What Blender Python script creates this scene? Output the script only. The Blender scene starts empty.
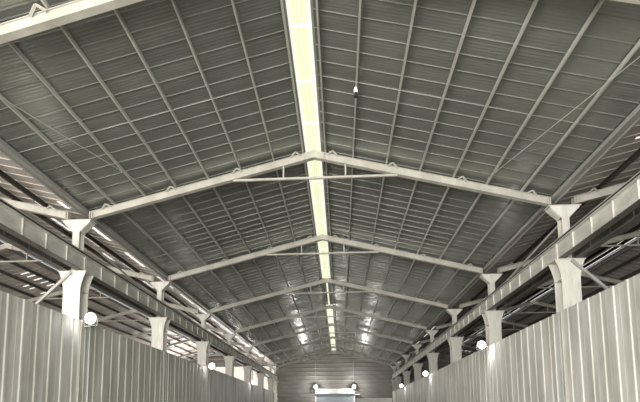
import bpy, bmesh, math, random
from mathutils import Matrix, Vector

random.seed(7)
S = bpy.context.scene
COL = S.collection

# ------------------------------------------------------------------ camera
cam_d = bpy.data.cameras.new('camera')
cam = bpy.data.objects.new('camera', cam_d)
COL.objects.link(cam)
r_ = Vector((0.99886268, 0.04681181, -0.00905516))
u_ = Vector((0.01369703, -0.0998117, 0.99491206))
f_ = Vector((-0.04566982, 0.99390456, 0.10033937))
M = Matrix(((r_.x, u_.x, -f_.x, 0.9617), (r_.y, u_.y, -f_.y, 0.0), (r_.z, u_.z, -f_.z, 1.6), (0, 0, 0, 1)))
cam.matrix_world = M
cam_d.sensor_fit = 'HORIZONTAL'
cam_d.sensor_width = 36.0
cam_d.lens = 439.64 / 640 * 36.0
cam_d.shift_y = (372.64 - 201.0) / 640      # the photo is the upper part of a taller frame
cam_d.clip_start, cam_d.clip_end = 0.05, 400
S.camera = cam

# ------------------------------------------------------------------ world, big lights, exposure
W = bpy.data.worlds.new('world')
S.world = W
W.use_nodes = True
W.node_tree.nodes['Background'].inputs[0].default_value = (0.86, 0.93, 1.0, 1)
W.node_tree.nodes['Background'].inputs[1].default_value = 0.9


def area(name, loc, rot, sx, sy, power, col):
    d = bpy.data.lights.new(name, 'AREA')
    d.shape = 'RECTANGLE'; d.size = sx; d.size_y = sy; d.energy = power; d.color = col
    o = bpy.data.objects.new(name, d); COL.objects.link(o)
    o.location = loc; o.rotation_euler = rot
    return o


# daylight through the open near end of the three halls
area('daylight_main_gate', (0, -11.5, 4.6), (math.radians(90), 0, 0), 18, 8, 7000, (1.0, 0.98, 0.92))
area('daylight_side_gate', (-20, -11.5, 4.6), (math.radians(90), 0, 0), 18, 8, 9000, (1.0, 0.95, 0.9))
# daylight through the far gable of the bright aisle
area('daylight_far_gable', (-20, 73.6, 5.7), (math.radians(-90), 0, 0), 18, 5, 3800, (1.0, 0.93, 0.9))

S.view_settings.view_transform = 'Standard'
S.view_settings.look = 'None'
S.view_settings.exposure = 0.15
S.view_settings.gamma = 1.0
S.view_settings.use_curve_mapping = False

# ------------------------------------------------------------------ dimensions
BAY = 8.546
Y1 = 17.46


def FY(k): return Y1 + (k - 1) * BAY      # frame stations


END = 74.2
NEAR = -12.0
SL = 0.249                      # roof slope
RB = 12.41                      # rafter underside at the ridge
RT = 12.72                      # rafter top
SH = 12.905                     # sheet underside
PX = [0.47, 1.62, 3.0, 4.37, 5.72, 7.06, 8.44]
PXL = [0.47, 1.70, 3.1, 4.47, 5.84, 7.18, 8.5]
ORD = ['first', 'second', 'third', 'fourth', 'fifth', 'sixth', 'seventh', 'eighth', 'ninth', 'tenth']


# ------------------------------------------------------------------ materials
def new_mat(name):
    m = bpy.data.materials.new(name); m.use_nodes = True
    nt = m.node_tree
    return m, nt, nt.nodes['Principled BSDF']


def surf(name, c1, c2, rough=0.5, metal=0.0, scale=1.0, stretch=(1, 1, 1), detail=6, rvar=0.12, bump=0.0, lo=0.35, hi=0.68, coat=None):
    m, nt, b = new_mat(name)
    tc = nt.nodes.new('ShaderNodeTexCoord')
    mp = nt.nodes.new('ShaderNodeMapping'); mp.inputs['Scale'].default_value = stretch
    nz = nt.nodes.new('ShaderNodeTexNoise'); nz.inputs['Scale'].default_value = scale; nz.inputs['Detail'].default_value = detail
    nz.inputs['Roughness'].default_value = 0.65
    rp = nt.nodes.new('ShaderNodeValToRGB')
    rp.color_ramp.elements[0].position = lo; rp.color_ramp.elements[0].color = (*c1, 1)
    rp.color_ramp.elements[1].position = hi; rp.color_ramp.elements[1].color = (*c2, 1)
    nt.links.new(tc.outputs['Object'], mp.inputs['Vector'])
    nt.links.new(mp.outputs[0], nz.inputs['Vector'])
    nt.links.new(nz.outputs['Fac'], rp.inputs['Fac'])
    nt.links.new(rp.outputs[0], b.inputs['Base Color'])
    mr = nt.nodes.new('ShaderNodeMapRange')
    mr.inputs['To Min'].default_value = max(0.05, rough - rvar); mr.inputs['To Max'].default_value = min(1, rough + rvar)
    nt.links.new(nz.outputs['Fac'], mr.inputs['Value'])
    nt.links.new(mr.outputs[0], b.inputs['Roughness'])
    b.inputs['Metallic'].default_value = metal
    if bump:
        bp = nt.nodes.new('ShaderNodeBump'); bp.inputs['Strength'].default_value = bump; bp.inputs['Distance'].default_value = 0.02
        nt.links.new(nz.outputs['Fac'], bp.inputs['Height'])
        nt.links.new(bp.outputs[0], b.inputs['Normal'])
    return m


def glow(name, col, strength):
    m, nt, b = new_mat(name)
    b.inputs['Base Color'].default_value = (0.8, 0.8, 0.75, 1)
    b.inputs['Emission Color'].default_value = (*col, 1)
    b.inputs['Emission Strength'].default_value = strength
    return m


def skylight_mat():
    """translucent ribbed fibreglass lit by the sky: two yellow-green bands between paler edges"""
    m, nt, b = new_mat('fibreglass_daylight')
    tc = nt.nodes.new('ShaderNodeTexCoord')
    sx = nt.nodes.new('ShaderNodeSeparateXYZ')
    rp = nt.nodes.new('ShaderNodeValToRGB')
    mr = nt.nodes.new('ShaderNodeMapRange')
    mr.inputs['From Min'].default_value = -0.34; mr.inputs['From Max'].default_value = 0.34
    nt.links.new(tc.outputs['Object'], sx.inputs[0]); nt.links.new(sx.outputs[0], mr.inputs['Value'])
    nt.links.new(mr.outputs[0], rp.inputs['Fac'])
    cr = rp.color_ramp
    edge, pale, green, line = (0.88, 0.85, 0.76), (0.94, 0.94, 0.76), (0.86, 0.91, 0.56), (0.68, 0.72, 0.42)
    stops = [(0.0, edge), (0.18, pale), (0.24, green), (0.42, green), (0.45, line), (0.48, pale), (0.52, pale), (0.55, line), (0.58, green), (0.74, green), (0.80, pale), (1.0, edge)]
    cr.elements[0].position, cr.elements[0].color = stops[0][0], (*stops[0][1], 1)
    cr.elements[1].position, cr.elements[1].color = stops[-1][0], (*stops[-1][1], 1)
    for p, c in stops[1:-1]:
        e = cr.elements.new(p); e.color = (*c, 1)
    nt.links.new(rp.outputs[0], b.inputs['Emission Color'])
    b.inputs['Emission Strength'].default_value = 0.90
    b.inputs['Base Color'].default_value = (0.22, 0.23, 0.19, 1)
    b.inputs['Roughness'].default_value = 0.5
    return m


M_cream = surf('cream_painted_steel', (0.36, 0.345, 0.295), (0.50, 0.485, 0.42), 0.5, 0, 1.6, (1, 1, 0.6), rvar=0.1)
M_column = surf('chalky_column_paint', (0.49, 0.475, 0.42), (0.70, 0.685, 0.615), 0.55, 0, 1.2, (2.5, 2.5, 0.5), rvar=0.1)
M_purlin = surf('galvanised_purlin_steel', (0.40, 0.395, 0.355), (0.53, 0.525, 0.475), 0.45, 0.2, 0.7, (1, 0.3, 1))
M_purlin_shaded = surf('shaded_purlin_steel', (0.045, 0.036, 0.03), (0.085, 0.07, 0.058), 0.55, 0.1, 0.7, (1, 0.3, 1))  # shade on the side-aisle purlins, put into their base colour
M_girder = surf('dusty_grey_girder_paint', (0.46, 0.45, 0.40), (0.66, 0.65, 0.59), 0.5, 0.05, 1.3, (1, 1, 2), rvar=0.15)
M_girder_shaded = surf('shaded_girder_paint', (0.10, 0.095, 0.085), (0.19, 0.18, 0.16), 0.6, 0.05, 1.3, (1, 1, 2))  # shadow tone for outer girders and flange undersides, painted into the colour
M_rail = surf('worn_rail_steel', (0.50, 0.48, 0.43), (0.64, 0.62, 0.56), 0.4, 0.3, 2)
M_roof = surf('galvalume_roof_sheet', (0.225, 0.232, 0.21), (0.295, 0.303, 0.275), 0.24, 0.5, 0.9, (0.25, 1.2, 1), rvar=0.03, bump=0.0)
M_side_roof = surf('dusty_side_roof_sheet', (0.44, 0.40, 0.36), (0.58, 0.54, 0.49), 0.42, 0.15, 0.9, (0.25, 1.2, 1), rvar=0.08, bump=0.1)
M_hoard = surf('galvanised_hoarding_sheet', (0.44, 0.43, 0.38), (0.72, 0.71, 0.66), 0.5, 0.1, 1.1, (1, 1.3, 0.22), rvar=0.1, bump=0.05)
M_casing = surf('smooth_casing_sheet', (0.50, 0.515, 0.51), (0.64, 0.65, 0.64), 0.45, 0.1, 0.8, (1, 1, 0.3))
M_endwall = surf('grey_brown_wall_cladding', (0.19, 0.18, 0.165), (0.265, 0.252, 0.232), 0.5, 0.2, 0.5, (1, 1, 2.5))
M_gutter = surf('dull_gutter_steel', (0.29, 0.285, 0.26), (0.41, 0.40, 0.37), 0.45, 0.2, 1.0, (1, 0.3, 1))
M_floor = surf('dusty_concrete_floor', (0.30, 0.29, 0.27), (0.42, 0.41, 0.38), 0.8, 0, 0.4)
M_box = surf('white_shutter_box_paint', (0.70, 0.70, 0.68), (0.85, 0.85, 0.82), 0.45, 0, 1.0)
M_shutter = surf('blue_grey_shutter_slats', (0.27, 0.30, 0.33), (0.36, 0.39, 0.42), 0.45, 0.3, 0.8)
M_dark = surf('black_plastic_and_gap_shade', (0.015, 0.015, 0.015), (0.03, 0.03, 0.03), 0.5, 0, 5)
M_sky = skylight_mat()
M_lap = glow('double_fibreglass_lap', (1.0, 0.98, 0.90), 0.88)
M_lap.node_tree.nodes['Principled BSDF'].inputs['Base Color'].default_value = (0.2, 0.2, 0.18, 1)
M_gable = glow('pale_daylit_gable_sheet', (1.0, 0.90, 0.85), 0.42)
M_strip = glow('daylit_strip_and_rib_highlight', (1.0, 0.97, 0.92), 0.9)  # also used for the highlights painted on the side roof sheets
M_lens = glow('floodlight_lens', (1.0, 0.98, 0.94), 14.0)


# ------------------------------------------------------------------ mesh helpers
class MB:
    def __init__(s): s.v, s.f = [], []

    def poly(s, pts, faces):
        n = len(s.v); s.v += [tuple(p) for p in pts]; s.f += [tuple(i + n for i in f) for f in faces]; return s

    def box(s, x0, x1, y0, y1, z0, z1):
        p = [(x, y, z) for x in (x0, x1) for y in (y0, y1) for z in (z0, z1)]
        return s.poly(p, [(0, 1, 3, 2), (4, 6, 7, 5), (0, 4, 5, 1), (2, 3, 7, 6), (0, 2, 6, 4), (1, 5, 7, 3)])

    def prism(s, prof, off):
        """prof: closed list of 3D points, extruded by the vector off"""
        n = len(prof)
        p = list(prof) + [(a + off[0], b + off[1], c + off[2]) for a, b, c in prof]
        fs = [tuple(reversed(range(n))), tuple(range(n, 2 * n))]
        fs += [(i, (i + 1) % n, n + (i + 1) % n, n + i) for i in range(n)]
        return s.poly(p, fs)

    def bar(s, a, b, w, h, up=(0, 0, 1)):
        a, b = Vector(a), Vector(b); d = (b - a).normalized(); up = Vector(up)
        sd = d.cross(up)
        if sd.length < 1e-4: sd = d.cross(Vector((1, 0, 0)))
        sd.normalize(); up = sd.cross(d)
        c = [a + sd * (w / 2 * i) + up * (h / 2 * j) for i, j in ((-1, -1), (1, -1), (1, 1), (-1, 1))]
        return s.prism([tuple(p) for p in c], tuple(b - a))

    def tube(s, a, b, r, n=10):
        a, b = Vector(a), Vector(b); d = (b - a).normalized()
        e = d.cross(Vector((0, 0, 1)))
        if e.length < 1e-4: e = d.cross(Vector((1, 0, 0)))
        e.normalize(); g = d.cross(e)
        c = [tuple(a + e * (r * math.cos(2 * math.pi * i / n)) + g * (r * math.sin(2 * math.pi * i / n))) for i in range(n)]
        return s.prism(c, tuple(b - a))

    def build(s, name, mat, parent=None, bevel=0.0, smooth=False):
        me = bpy.data.meshes.new(name); me.from_pydata(s.v, [], s.f)
        bm = bmesh.new(); bm.from_mesh(me)
        bmesh.ops.recalc_face_normals(bm, faces=bm.faces)
        if bevel:
            bmesh.ops.bevel(bm, geom=list(bm.edges), offset=bevel, segments=1, affect='EDGES')
        bm.to_mesh(me); bm.free()
        if smooth:
            for p in me.polygons: p.use_smooth = True
        me.materials.append(mat)
        o = bpy.data.objects.new(name, me); COL.objects.link(o)
        if parent is not None: o.parent = parent
        return o


def tag(o, label, cat, group=None):
    o['label'] = label; o['category'] = cat; o['kind'] = 'thing'
    if group: o['group'] = group
    return o


def thing(name, loc, label, cat, group=None):
    o = bpy.data.objects.new(name, None); COL.objects.link(o)
    o.location = loc; o.empty_display_size = 0.3
    return tag(o, label, cat, group)


def struct(o): o['kind'] = 'structure'; return o


def dup(root, loc, label, group=None, mirror=False):
    """copy of a thing with its parts and sub-parts; mirror turns it half round about z"""
    r = root.copy(); COL.objects.link(r); r.location = loc
    if mirror: r.rotation_euler = (0, 0, math.pi)
    r['label'] = label
    if group: r['group'] = group
    for ch in list(root.children):
        c = ch.copy(); COL.objects.link(c); c.parent = r
        for g in list(ch.children):
            d = g.copy(); COL.objects.link(d); d.parent = c
    return r


# ------------------------------------------------------------------ setting: floor, roofs, walls
struct(MB().box(-30.6, 30.6, NEAR, END + 0.3, -0.2, 0).build('floor', M_floor))


def roof_slope(name, x_lo, x_hi, mat, cx):
    """corrugated sheet falling from |x|=x_lo to |x|=x_hi about the ridge cx; ribs run down the slope every 0.587 m"""
    p = 0.587
    mb = MB()
    prof = []
    y = NEAR + 0.147
    while y < END + 0.05:
        # raised rib, then pan with two shallow stiffening swages
        # narrow lap rib standing below the sheet, then a softly rolled pan
        cell = [(0.0, 0.0), (0.002, -0.025), (0.022, -0.025), (0.032, 0.0), (0.070, 0.0)]
        for q in range(1, 30):
            v = q / 30.0
            cell.append((0.070 + v * 0.517, -0.004 * math.sin(math.pi * v) - 0.0017 * math.sin(10 * math.pi * v) * (1 if 0.04 < v < 0.96 else 0)))
        for dy, dz in cell:
            if y + dy < END + 0.05:
                prof.append((y + dy, dz))
        y += p
    n = len(prof)
    zs = lambda x: SH + (0.1 if cx else 0) - SL * abs(x - cx)
    pts = [(x, yy, zs(x) + dz) for x in (x_lo, x_hi) for yy, dz in prof]
    mb.poly(pts, [(i, i + 1, n + i + 1, n + i) for i in range(n - 1)])
    o = mb.build(name, mat)
    return struct(o)


for cx, nm, mat in ((0, 'main', M_roof), (-20, 'bright_side', M_side_roof), (20, 'dark_side', M_side_roof)):
    roof_slope('ceiling_%s_left' % nm, cx - 0.46, cx - (9.66 if cx == 0 else 10.1), mat, cx)
    roof_slope('ceiling_%s_right' % nm, cx + 0.36, cx + (9.66 if cx == 0 else 10.1), mat, cx)


def cladding(name, x0, x1, y, mat, z0=0.0, top=None):
    """end wall of horizontal ribbed cladding with a gable top"""
    prof = []; z = z0
    while z < 13.2:
        for dz, dy in ((0.0, 0.0), (0.06, -0.035), (0.16, -0.035), (0.22, 0.0), (0.62, 0.0)):
            prof.append((z + dz, dy))
        z += 0.70
    cx = (x0 + x1) / 2
    mb = MB()
    xs = [x0, cx, x1]
    # columns of cladding on a fine x grid so the gable line clips cleanly
    N = 40
    for i in range(N):
        xa, xb = x0 + (x1 - x0) * i / N, x0 + (x1 - x0) * (i + 1) / N
        lim = SH + 0.02 - SL * max(abs(xa - cx), abs(xb - cx)) + 0.06
        pr = [q for q in prof if q[0] < lim] + [(lim, 0.0)]
        n = len(pr)
        mb.poly([(x, y + dy, zz) for x in (xa, xb) for zz, dy in pr], [(j, j + 1, n + j + 1, n + j) for j in range(n - 1)])
    return struct(mb.build(name, mat))


cladding('wall_back', -10, 10, END, M_endwall)
cladding('wall_back_dark_side', 10, 30, END, M_endwall)
struct(MB().box(-30.6, -30.4, NEAR, END + 0.2, 0, 10.5).build('wall_left', M_endwall))
struct(MB().box(30.4, 30.6, NEAR, END + 0.2, 0, 10.5).build('wall_right', M_endwall))

# far gable of the bright aisle: pale translucent sheeting full of daylight, behind dark mullions
g = MB()
g.box(-30, -10, END, END + 0.05, 3.0, 10.3)
w1 = struct(g.build('window_1', M_gable))
g = MB()
for i in range(1, 5):
    x = -30 + 4 * i
    g.box(x - 0.06, x + 0.06, END - 0.1, END - 0.01, 3.0, 10.3)
for z in (5.2,):
    g.box(-30, -10, END - 0.12, END - 0.011, z - 0.05, z + 0.05)
mull = g.build('window_frame', M_gutter, w1)
cladding('wall_back_bright_side', -30, -10, END + 0.06, M_endwall)

# ridge skylights (translucent panes, one per length of sheet)
sk = 0
for cx in (0, -20, 20):
    y = NEAR + 0.2
    top = struct(MB().box(-0.45, -0.335, 0, END - NEAR - 0.4, -0.02, 0.04).box(0.335, 0.45, 0, END - NEAR - 0.4, -0.02, 0.04).build('window_%d' % (2 + sk), M_gutter))
    top.location = (cx - 0.05, NEAR + 0.2, SH - 0.03 + (0.1 if cx else 0))
    sk += 1
    L = 2.13
    i = 0
    while y < END - 0.3:
        ye = min(y + L, END - 0.25)
        narrow = cx == 0 and 35.2 < (y + ye) / 2 < 42.6     # a stretch where the strip is mostly roofed over
        mb = MB()
        hw = 0.07 if narrow else 0.335
        n = 12
        for j in range(n):
            xa, xb = -hw + 2 * hw * j / n, -hw + 2 * hw * (j + 1) / n
            za, zb = 0.012 * (j % 2), 0.012 * ((j + 1) % 2)
            if cx == 20 and 4 <= j < 8: continue
            mb.poly([(xa, 0, za), (xb, 0, zb), (xb, ye - y, zb), (xa, ye - y, za)], [(0, 1, 2, 3)])
        o = mb.build('pane_or_highlight', M_strip if cx else M_sky, top); o.location = (0, y - NEAR - 0.2, 0.02)
        if narrow:
            c = MB().box(-0.40, -0.07, 0, ye - y, 0.0, 0.02).box(0.07, 0.40, 0, ye - y, 0.0, 0.02).build('cover_sheet', M_roof, top)
            c.location = (0, y - NEAR - 0.2, 0.02)
        else:
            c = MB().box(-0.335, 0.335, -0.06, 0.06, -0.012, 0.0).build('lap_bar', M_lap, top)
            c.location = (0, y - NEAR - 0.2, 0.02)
        y += L; i += 1

# glowing strips in the side roofs: eave daylight slits, and highlights painted as emission
def glow_strip(cx, x0, x1, y0, y1, parent=None, name='pane_or_highlight'):
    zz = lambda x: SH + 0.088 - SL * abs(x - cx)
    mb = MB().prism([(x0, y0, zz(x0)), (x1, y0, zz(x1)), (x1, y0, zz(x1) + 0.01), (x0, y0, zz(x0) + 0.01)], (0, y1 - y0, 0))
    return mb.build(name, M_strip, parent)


wp = struct(glow_strip(-20, -10.62, -10.84, 19.3, 21.2, None, 'window_5'))  # eave slit; also parents the added highlight strips
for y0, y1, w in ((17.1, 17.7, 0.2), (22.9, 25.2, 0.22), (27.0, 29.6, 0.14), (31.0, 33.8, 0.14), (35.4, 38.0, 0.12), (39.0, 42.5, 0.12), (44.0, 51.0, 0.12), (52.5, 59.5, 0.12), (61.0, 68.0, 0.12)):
    glow_strip(-20, -10.62, -10.62 - w, y0, y1, wp)
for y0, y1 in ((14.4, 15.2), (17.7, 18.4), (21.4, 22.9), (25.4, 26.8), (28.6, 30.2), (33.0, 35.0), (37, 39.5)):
    glow_strip(-20, -12.05, -12.22, y0, y1, wp)  # painted highlights: glowing strips in place of gloss on the sheet
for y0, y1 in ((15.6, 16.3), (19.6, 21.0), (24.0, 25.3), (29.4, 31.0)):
    glow_strip(-20, -12.62, -12.80, y0, y1, wp)  # more sheet highlights painted as glowing strips
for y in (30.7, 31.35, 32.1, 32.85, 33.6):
    glow_strip(-20, -21.72, -22.62, y - 0.07, y + 0.07, wp)  # lit ribs of the outer slope, painted as short glowing strips
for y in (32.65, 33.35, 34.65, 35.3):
    glow_strip(-20, -23.12, -23.85, y - 0.07, y + 0.07, wp)  # second group of painted rib highlights
wp = struct(glow_strip(20, 10.62, 10.74, 44.5, 50.5, None, 'window_6'))
glow_strip(20, 10.62, 10.74, 53.5, 57.0, wp)
glow_strip(20, 11.1, 11.75, 13.5, 13.62, wp)  # short bright strips lying along the ribs
glow_strip(20, 10.9, 11.25, 14.2, 14.3, wp)

# ------------------------------------------------------------------ roof frames
HALL = {0: 'over the main hall', -20: 'over the pale daylit side aisle', 20: 'over the dark side aisle'}


def make_frame():
    t = thing('roof_truss', (0, FY(1), 0), '', 'roof frame', 'cream gable roof frames')
    hw, th = 0.10, 0.018
    for s in (-1, 1):
        z = lambda x, o=0.0: RB + o - SL * abs(x)
        def slab(mb, za, zb, ya, yb):
            mb.prism([(s * 0.0, ya, z(0, za)), (s * 9.5, ya, z(9.5, za)), (s * 9.5, ya, z(9.5, zb)), (s * 0.0, ya, z(0, zb))], (0, yb - ya, 0))
        mb = MB()
        slab(mb, 0.0, 0.022, -hw, hw)            # bottom flange
        slab(mb, 0.288, 0.31, -hw, hw)           # top flange
        slab(mb, 0.022, 0.288, -0.012 - 0.05, 0.012 + 0.05)     # web with its boxed cover
        arm = mb.build('rafter', M_cream, t)
        MB().box(s * 9.42 - 0.02, s * 9.42 + 0.02, -0.13, 0.13, z(9.42, -0.02), z(9.42, 0.30)).build('end_plate', M_cream, t)
        MB().box(s * 9.52 - 0.018, s * 9.52 + 0.018, -0.13, 0.13, z(9.52, -0.02), z(9.52, 0.30)).build('end_plate', M_cream, t)
        # fly braces from the rafter side up to the purlins
        for x in (0.78, 3.25, 6.05, 8.8):
            f = MB()
            f.bar((s * (x - 0.2), -0.11, z(x - 0.2, 0.25)), (s * x, -0.22, z(x, 0.37)), 0.06, 0.04)
            f.bar((s * (x + 0.2), -0.11, z(x + 0.2, 0.25)), (s * x, -0.22, z(x, 0.37)), 0.06, 0.04)
            f.build('fly_brace', M_cream, t)
        # hanger between tie and rafter
        MB().bar((s * 1.30, 0, 11.56), (s * 1.30, 0, z(1.30, 0.01)), 0.06, 0.06).build('hanger', M_cream, t)
    # ridge splice plate
    MB().prism([(-0.42, -0.115, RB - 0.105 + 0.0), (0, -0.115, RB - 0.005), (0.42, -0.115, RB - 0.105), (0.42, -0.115, RB + 0.20), (0, -0.115, RB + 0.305), (-0.42, -0.115, RB + 0.20)], (0, 0.05, 0)).build('ridge_plate', M_cream, t)
    MB().bar((-3.45, 0, 11.55), (3.45, 0, 11.55), 0.085, 0.085).build('tie_rod', M_cream, t)
    return t


FRAME0 = make_frame()
nframe = 0
for cx in (0, -20, 20):
    for k in range(0, 9):
        y = 9.15 if k == 0 else FY(k) if k < 8 else END - 0.35
        if k == 8: lab = 'cream roof frame against the end gable %s' % HALL[cx]
        else: lab = '%s cream roof frame from the camera %s' % (ORD[k], HALL[cx])
        if cx == 0 and k == 0: FRAME0.location = (0, y, 0); FRAME0['label'] = lab; FRAME0.rotation_euler = (0, 0, -0.022)
        else: dup(FRAME0, (cx, y, 0), lab).rotation_euler = (0, 0, 0)

# ------------------------------------------------------------------ purlins
def make_purlin(mat, h, w):
    t = 0.010
    prof = [(0, 0, 0), (w, 0, 0), (w, 0, 0.03), (w - t, 0, 0.03), (w - t, 0, t), (t, 0, t), (t, 0, h - t), (w, 0, h - t), (w, 0, h), (0, 0, h)]
    prof = [(a - w / 2, b, c) for a, b, c in prof]
    o = MB().prism(prof, (0, END - 0.1 - NEAR, 0)).build('roof_purlin', mat)
    return o


P0 = make_purlin(M_purlin, 0.118, 0.052)
P1 = make_purlin(M_purlin_shaded, 0.212, 0.08)
first = True
WHERE = {(0, -1): 'on the bright-aisle slope of the main roof', (0, 1): 'on the dark-aisle slope of the main roof',
         (-20, 1): 'on the inner slope of the bright aisle roof', (-20, -1): 'on the outer slope of the bright aisle roof',
         (20, -1): 'on the inner slope of the dark aisle roof', (20, 1): 'on the outer slope of the dark aisle roof'}
for cx in (0, -20, 20):
    for s in (-1, 1):
        for i, x in enumerate(PXL if (cx == 0 and s < 0) else PX):
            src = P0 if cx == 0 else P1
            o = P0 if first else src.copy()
            if not first: COL.objects.link(o)
            first = False
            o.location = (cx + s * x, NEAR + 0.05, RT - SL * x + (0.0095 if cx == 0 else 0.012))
            o.rotation_euler = (0, 0, 0)
            if s < 0:
                o.location.y += END - 0.1 - NEAR; o.rotation_euler = (0, 0, math.pi)
            lab = ('%s purlin edging the ridge skylight ' % ('pale grey' if cx == 0 else 'dark brown') if i == 0 else '%s %s purlin below the ridge ' % (ORD[i], 'pale grey' if cx == 0 else 'dark brown')) + WHERE[(cx, s)]
            tag(o, lab, 'purlin', 'long roof purlins')

bpy.data.objects.remove(P1)

# valley gutters
for s, nm in ((-1, 'bright'), (1, 'dark')):
    x0, x1 = 9.63, 9.92
    t = 0.02
    prof = [(x0, 0, 10.435), (x0, 0, 10.27), (x1 - 0.07, 0, 10.27), (x1 - 0.07, 0, 10.22), (x1, 0, 10.22), (x1, 0, 10.435), (x1 - t, 0, 10.435), (x1 - t, 0, 10.27 + t), (x0 + t, 0, 10.27 + t), (x0 + t, 0, 10.435)]
    o = MB().prism([(s * a, b, c) for a, b, c in prof], (0, END - NEAR - 0.2, 0)).build('valley_gutter', M_gutter)
    MB().box(min(s * 9.5, s * 10.05), max(s * 9.5, s * 10.05), 0, END - NEAR - 0.2, 10.60, 10.62).build('light_block_cap', M_gutter, o)  # unseen cap added to keep sky light from leaking through the valley
    o.location = (0, NEAR + 0.05, 0)
    tag(o, 'long grey valley gutter between the main roof and the %s aisle roof' % nm, 'gutter', 'valley gutters')

# ------------------------------------------------------------------ columns
def flange(pts, y0, y1):
    return MB().prism([(x, y0, z) for x, z in pts], (0, y1 - y0, 0))


def make_column():
    """H column with flared flange plates; shaft, girder seat, upper post with a second flare"""
    t = thing('steel_column', (10.03, FY(1), 0), '', 'column', 'flared steel columns')
    low = [(-0.36, 0.0), (0.36, 0.0), (0.36, 6.75)]
    fl = [(0.37, 6.98), (0.40, 7.16), (0.455, 7.36), (0.52, 7.54), (0.575, 7.66)]
    low += fl + [(-x, z) for x, z in reversed(fl)] + [(-0.36, 6.75)]
    flange(low, -0.30, -0.27).build('flange', M_column, t)
    flange(low, 0.27, 0.30).build('flange', M_column, t)
    MB().box(-0.012, 0.012, -0.27, 0.27, 0, 7.66).build('web', M_column, t)
    s_ = MB()
    for z in (6.9,):
        s_.box(-0.36, 0.36, -0.27, 0.27, z - 0.012, z + 0.012)
    s_.build('stiffener_plate', M_column, t)
    MB().box(-0.60, 0.60, -0.34, 0.34, 7.66, 7.70).build('girder_seat', M_column, t, bevel=0.006)
    up = [(-0.145, 7.70), (0.145, 7.70), (0.145, 9.42), (0.20, 9.50), (0.58, 9.86), (0.58, 9.92), (-0.58, 9.92), (-0.58, 9.86), (-0.20, 9.50), (-0.145, 9.42)]
    flange(up, -0.19, -0.165).build('upper_flange', M_column, t)
    flange(up, 0.165, 0.19).build('upper_flange', M_column, t)
    MB().box(-0.010, 0.010, -0.165, 0.165, 7.70, 9.92).build('upper_web', M_column, t)
    for s in (-1, 1):
        MB().bar((s * 0.16, 0, 9.45), (s * 0.58, 0, 9.87), 0.32, 0.016).build('flare_plate', M_column, t)
    MB().box(-0.64, 0.64, -0.22, 0.22, 9.92, 9.955).build('cap_plate', M_column, t, bevel=0.005)
    return t


C0 = make_column()
AISLE = {-1: 'on the bright aisle side', 1: 'on the dark aisle side'}
for s in (-1, 1):
    for k in range(1, 9):
        y = FY(k) if k < 8 else END - 0.6
        lab = ('cream flared steel column in the end corner ' if k == 8 else '%s cream flared steel column in view ' % ORD[k - 1]) + AISLE[s]
        if s == 1 and k == 1: C0.location = (10.03, y, 0); C0['label'] = lab
        else: dup(C0, (s * 10.03, y, 0), lab, mirror=(s < 0))

# ------------------------------------------------------------------ crane girders (two lines on each row of columns)
GL = BAY - 0.03


def make_girder(M_girder):
    t = thing('crane_girder', (0, 0, 0), '', 'crane girder', 'crane girders on the column seats')
    MB().box(-0.135, 0.135, 0, GL, 7.705, 7.73).build('bottom_flange', M_girder_shaded, t)  # underside shade put into the flange colour
    MB().box(-0.135, 0.135, 0, GL, 8.375, 8.40).build('top_flange', M_girder, t)
    MB().box(-0.008, 0.008, 0, GL, 7.73, 8.375).build('web', M_girder, t)
    d = GL / 7.6
    for i in range(8):
        y = 0.03 + i * (GL - 0.06) / 7
        MB().box(-0.06, -0.008, y - 0.006, y + 0.006, 7.73, 8.375).box(0.008, 0.06, y - 0.006, y + 0.006, 7.73, 8.375).build('stiffener', M_girder, t)
    MB().box(-0.05, 0.05, 0, GL, 8.50, 8.515).box(-0.012, 0.012, 0, GL, 8.515, 8.55).box(-0.035, 0.035, 0, GL, 8.55, 8.585).build('crane_rail', M_rail, t)
    MB().box(-0.09, 0.09, 0, GL, 8.40, 8.50).build('gap_shade_strip', M_dark, t)  # dark strip painting the shaded gap between girder and rail
    return t


G0, G1 = make_girder(M_girder), make_girder(M_girder_shaded)
first = True
for s in (-1, 1):
    for xo, nm in ((9.72, 'hall-facing'), (10.345, 'aisle-facing')):
        for k in range(0, 8):
            y0 = FY(k) + 0.015
            L = BAY if k < 7 else END - 0.4 - FY(7)
            bay = 'over the first bay' if k == 0 else 'past the %s column' % ORD[k - 1] if k < 7 else 'beside the end wall'
            lab = '%s crane girder %s %s' % ('pale inner' if xo < 10 else 'shaded outer', bay, AISLE[s])
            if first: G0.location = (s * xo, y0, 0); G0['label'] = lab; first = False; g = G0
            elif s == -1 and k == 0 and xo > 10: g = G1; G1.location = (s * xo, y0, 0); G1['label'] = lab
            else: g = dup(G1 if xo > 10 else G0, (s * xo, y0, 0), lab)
            if k == 7: g.scale = (1, (L - 0.1) / GL, 1)

# ------------------------------------------------------------------ bracing rods
def rod(name, a, b, r, mat, label, cat, group=None, n=8):
    a, b = Vector(a), Vector(b)
    o = MB().tube((0, 0, 0), b - a, r, n).build(name, mat); o.location = a
    return tag(o, label, cat, group)


for s in (-1, 1):
    for k in (1, 5):
        rod('wall_brace', (s * 10.03, FY(k) + 0.25, 9.38), (s * 10.03, FY(k + 1) - 0.25, 8.62), 0.05, M_cream,
            'sloping brace above the crane girder after the %s column %s' % (ORD[k - 1], AISLE[s]), 'brace', 'braces between the upper posts')
    # strut from the girder seat of the first column down towards the aisle
    a, b = Vector((s * 10.05, FY(1) - 0.36, 7.62)), Vector((s * 11.75, FY(1) - 0.36, 6.02))
    o = MB().bar((0, 0, 0), b - a, 0.10, 0.10).build('knee_strut', M_gutter); o.location = a
    tag(o, 'grey diagonal strut from the head of the first column %s' % AISLE[s], 'strut', 'knee struts')

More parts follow.
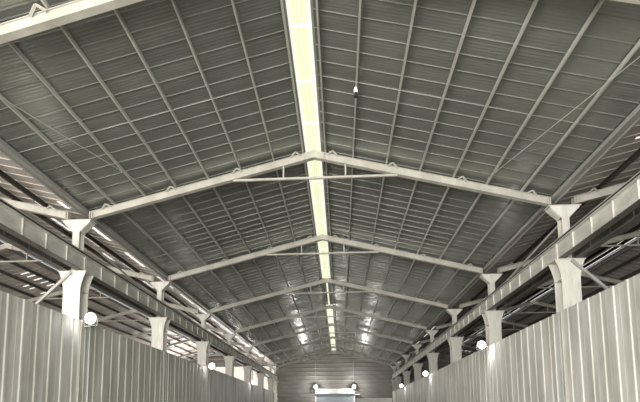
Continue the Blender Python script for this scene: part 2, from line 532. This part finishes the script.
zr = lambda x: RT + 0.02 - SL * abs(x)
rod('roof_brace', (8.9, 9.4, zr(8.9) - 0.07), (6.9, 16.9, zr(6.9) - 0.07), 0.012, M_purlin, 'thin diagonal wire brace under the dark-aisle slope of the main roof', 'brace wire', 'roof brace wires')
rod('roof_brace', (-8.7, 10.0, zr(8.7) - 0.07), (-6.7, 17.0, zr(6.7) - 0.07), 0.012, M_purlin, 'thin diagonal wire brace under the bright-aisle slope of the main roof', 'brace wire', 'roof brace wires')
for j, y in enumerate((13.2,)):
    for s in (-1, 1):
        rod('sag_rod', (s * 0.45, y, zr(0.45) - 0.028), (s * 9.5, y, zr(9.5) - 0.028), 0.0045, M_gutter,
            'thin sag rod across the purlins in the %s roof bay %s' % (ORD[j], 'of the bright-aisle slope' if s < 0 else 'of the dark-aisle slope'), 'rod', 'sag rods across the main roof')

# ------------------------------------------------------------------ hoarding
HT = 5.63


def make_panel(length, s):
    """trapezoid ribbed sheets; the ribs stand into the hall"""
    mb = MB(); prof = []; p = 0.70; y = 0.0
    while y < length - 1e-6:
        for dy, dx in ((0.0, 0.0), (0.19, 0.0), (0.215, 0.006), (0.245, 0.006), (0.27, 0.0), (0.44, 0.0), (0.475, 0.032), (0.575, 0.032), (0.61, 0.0)):
            if y + dy < length: prof.append((y + dy, dx))
        y += p
    prof.append((length, 0.0))
    n = len(prof)
    th = 0.006
    pts = [(-s * dx, yy, z) for z in (0, HT) for yy, dx in prof] + [(-s * (dx - th), yy, z) for z in (0, HT) for yy, dx in prof]
    fs = []
    for i in range(n - 1):
        fs += [(i, i + 1, n + i + 1, n + i), (2 * n + i, 3 * n + i, 3 * n + i + 1, 2 * n + i + 1), (n + i, n + i + 1, 3 * n + i + 1, 3 * n + i)]
    mb.poly(pts, fs)
    return mb


HX = 9.62
for s in (-1, 1):
    for k in range(0, 8):
        y0 = FY(k) + 0.38
        y1 = (FY(k + 1) - 0.32) if k < 7 else END - 1.05
        if k == 7: y1 = END - 1.0
        lab = ('ribbed grey hoarding before the first column ' if k == 0 else 'ribbed grey hoarding after the %s column ' % ORD[k - 1]) + AISLE[s]
        t = thing('hoarding_panel', (s * HX, y0, 0), lab, 'hoarding', 'ribbed metal hoarding panels')
        make_panel(y1 - y0, s).build('ribbed_sheet', M_hoard, t)
        MB().box(s * 0.012, s * 0.06, 0, y1 - y0, HT - 0.28, HT - 0.22).box(s * 0.012, s * 0.06, 0, y1 - y0, 2.9, 2.96).build('back_rail', M_girder, t)
    for k in range(1, 8):
        t = thing('column_casing', (s * 9.60, FY(k), 0), 'flat pale sheet casing covering the %s column %s' % (ORD[k - 1], AISLE[s]), 'casing', 'flat sheet casings on the columns')
        c = 0.06 if s < 0 else -0.05
        MB().box(-0.02, 0.02, c, 0.375, 0, HT - 0.01).build('grey_sheet', M_casing, t)
        MB().box(-0.02, 0.02, -0.315, c, 0, HT - 0.01).build('cream_sheet', M_column if s < 0 else M_hoard, t)
        MB().box(-0.045, 0.045, c - 0.025, c + 0.025, 0, HT).build('cover_strip', M_hoard, t)
        e = -s * 0.04
        MB().box(e - 0.03, e + 0.03, -0.315, -0.28, 0, HT).box(e - 0.03, e + 0.03, 0.34, 0.375, 0, HT).build('edge_trim', M_hoard, t)

# ------------------------------------------------------------------ floodlights
def make_flood(loc, label, power, group, wall=0, side=0):
    t = thing('floodlight', loc, label, 'floodlight', group)
    MB().tube((0, 0, 0), (0, 0.10, 0), 0.25, 24).tube((0, 0.10, 0), (0, 0.20, 0), 0.15, 20).build('housing', M_box, t)
    f = MB()
    for i in range(7):
        x = -0.12 + i * 0.04
        f.box(x - 0.006, x + 0.006, 0.20, 0.26, -0.09, 0.09)
    f.build('cooling_fins', M_box, t)
    MB().tube((0, -0.014, 0), (0, 0, 0), 0.225, 24).build('lens', M_lens, t)
    MB().box(-0.285, -0.262, 0.03, 0.07, -0.28, 0.03).box(0.262, 0.285, 0.03, 0.07, -0.28, 0.03).box(-0.285, 0.285, 0.03, 0.07, -0.30, -0.28).build('bracket', M_girder, t)
    if side:
        MB().box(min(0, side), max(0, side), 0.03, 0.07, -0.33, -0.29).build('wall_arm', M_girder, t)
    if wall:
        MB().box(-0.03, 0.03, 0.05, wall, -0.32, -0.285).build('wall_arm', M_girder, t)
    d = bpy.data.lights.new('flood_beam', 'SPOT' if side else 'POINT'); d.energy = power; d.color = (0.96, 0.98, 1.0) if side else (1.0, 0.98, 0.94); d.shadow_soft_size = 0.16
    if side: d.spot_size = math.radians(110); d.spot_blend = 0.8
    l = bpy.data.objects.new('flood_beam', d); COL.objects.link(l); l.parent = t
    l.location = (0, -0.24, 0.0); l.rotation_euler = (math.radians(-22 if side else -60), 0, 0)
    return t


for s, ys in ((-1, (FY(1) - 0.2, FY(3) - 0.2, FY(5) - 0.2)), (1, (FY(2) - 0.2, FY(4) - 0.2, FY(6) - 0.2))):
    for i, y in enumerate(ys):
        make_flood((s * 9.24, y, HT + 0.08), '%s white floodlight glaring on top of the hoarding %s' % (ORD[i], AISLE[s]), 60 if s < 0 else 200, 'floodlights on the hoarding', 0, s * 0.275)
for x, nm in ((-3.14, 'bright-aisle'), (3.24, 'dark-aisle')):
    make_flood((x, END - 1.2, 6.62), 'glaring white lamp over the %s end of the shutter box' % nm, 600, 'lamps above the shutter box', 1.16)
    o = MB().tube((0, 0, 0), (0, 0, 4.5), 0.055, 10).build('conduit_pipe', M_purlin); o.location = (x, END - 0.095, 6.45)
    tag(o, 'pale vertical pipe on the end wall above the %s lamp' % nm, 'pipe', 'vertical pipes on the end wall')

# ------------------------------------------------------------------ end wall fittings
t = thing('roller_shutter', (0, END - 0.2, 0), 'wide blue-grey roller shutter with a white box in the end wall', 'roller shutter')
sh = MB(); z = 0.0
while z < 5.4:
    sh.box(-3.1, 3.2, -0.03, 0.0, z, z + 0.11).box(-3.1, 3.2, -0.015, 0.0, z + 0.11, z + 0.13); z += 0.13
sh.build('shutter_curtain', M_shutter, t)
MB().box(-3.25, 3.35, -0.42, 0.0, 5.42, 6.28).build('shutter_box', M_box, t, bevel=0.03)
MB().box(-3.27, -3.1, -0.1, 0.02, 0, 5.42).build('guide_rail', M_box, t)
MB().box(3.2, 3.37, -0.1, 0.02, 0, 5.42).build('guide_rail', M_box, t)
o = MB().box(-2.6, 3.2, -0.06, 0.0, -0.05, 0.05).build('wall_rail', M_cream); o.location = (0, END - 0.06, 7.75)
tag(o, 'pale horizontal rail on the end wall above the shutter lamps', 'rail')
t = thing('wall_bracket', (3.75, END - 0.036, 5.25), 'small pale bracket on the end wall beside the shutter box', 'bracket')
MB().box(-0.35, 0.5, -0.5, 0.0, 0.0, 0.06).build('shelf_plate', M_box, t)
MB().bar((-0.3, -0.02, -0.5), (-0.3, -0.45, 0.0), 0.05, 0.05).build('arm', M_box, t)
MB().bar((0.45, -0.02, -0.5), (0.45, -0.45, 0.0), 0.05, 0.05).build('arm', M_box, t)

o = MB().box(-2.9, 2.9, -0.04, 0.04, 0, 4.5).box(-2.95, 2.95, -0.07, 0.07, 4.5, 4.6).build('low_partition', M_box); o.location = (6.55, END - 1.3, 0)
tag(o, 'low pale partition on the dark aisle side of the shutter', 'partition')

# little fitting clipped to a purlin near the ridge
t = thing('ceiling_fitting', (1.60, 13.4, RT - SL * 1.62 + 0.01), 'small white fitting with a black underside clipped to a roof purlin', 'ceiling fitting')
MB().tube((0, 0, 0), (0, 0, -0.05), 0.03, 10).build('clip', M_cream, t)
m = MB()
for a, b, ra in ((-0.05, -0.12, 0.055), (-0.12, -0.22, 0.07)):
    m.tube((0, 0, a), (0, 0, b), ra, 14)
m.build('body', M_box, t)
MB().tube((0, 0, -0.22), (0, 0, -0.36), 0.06, 14).build('underside', M_dark, t)
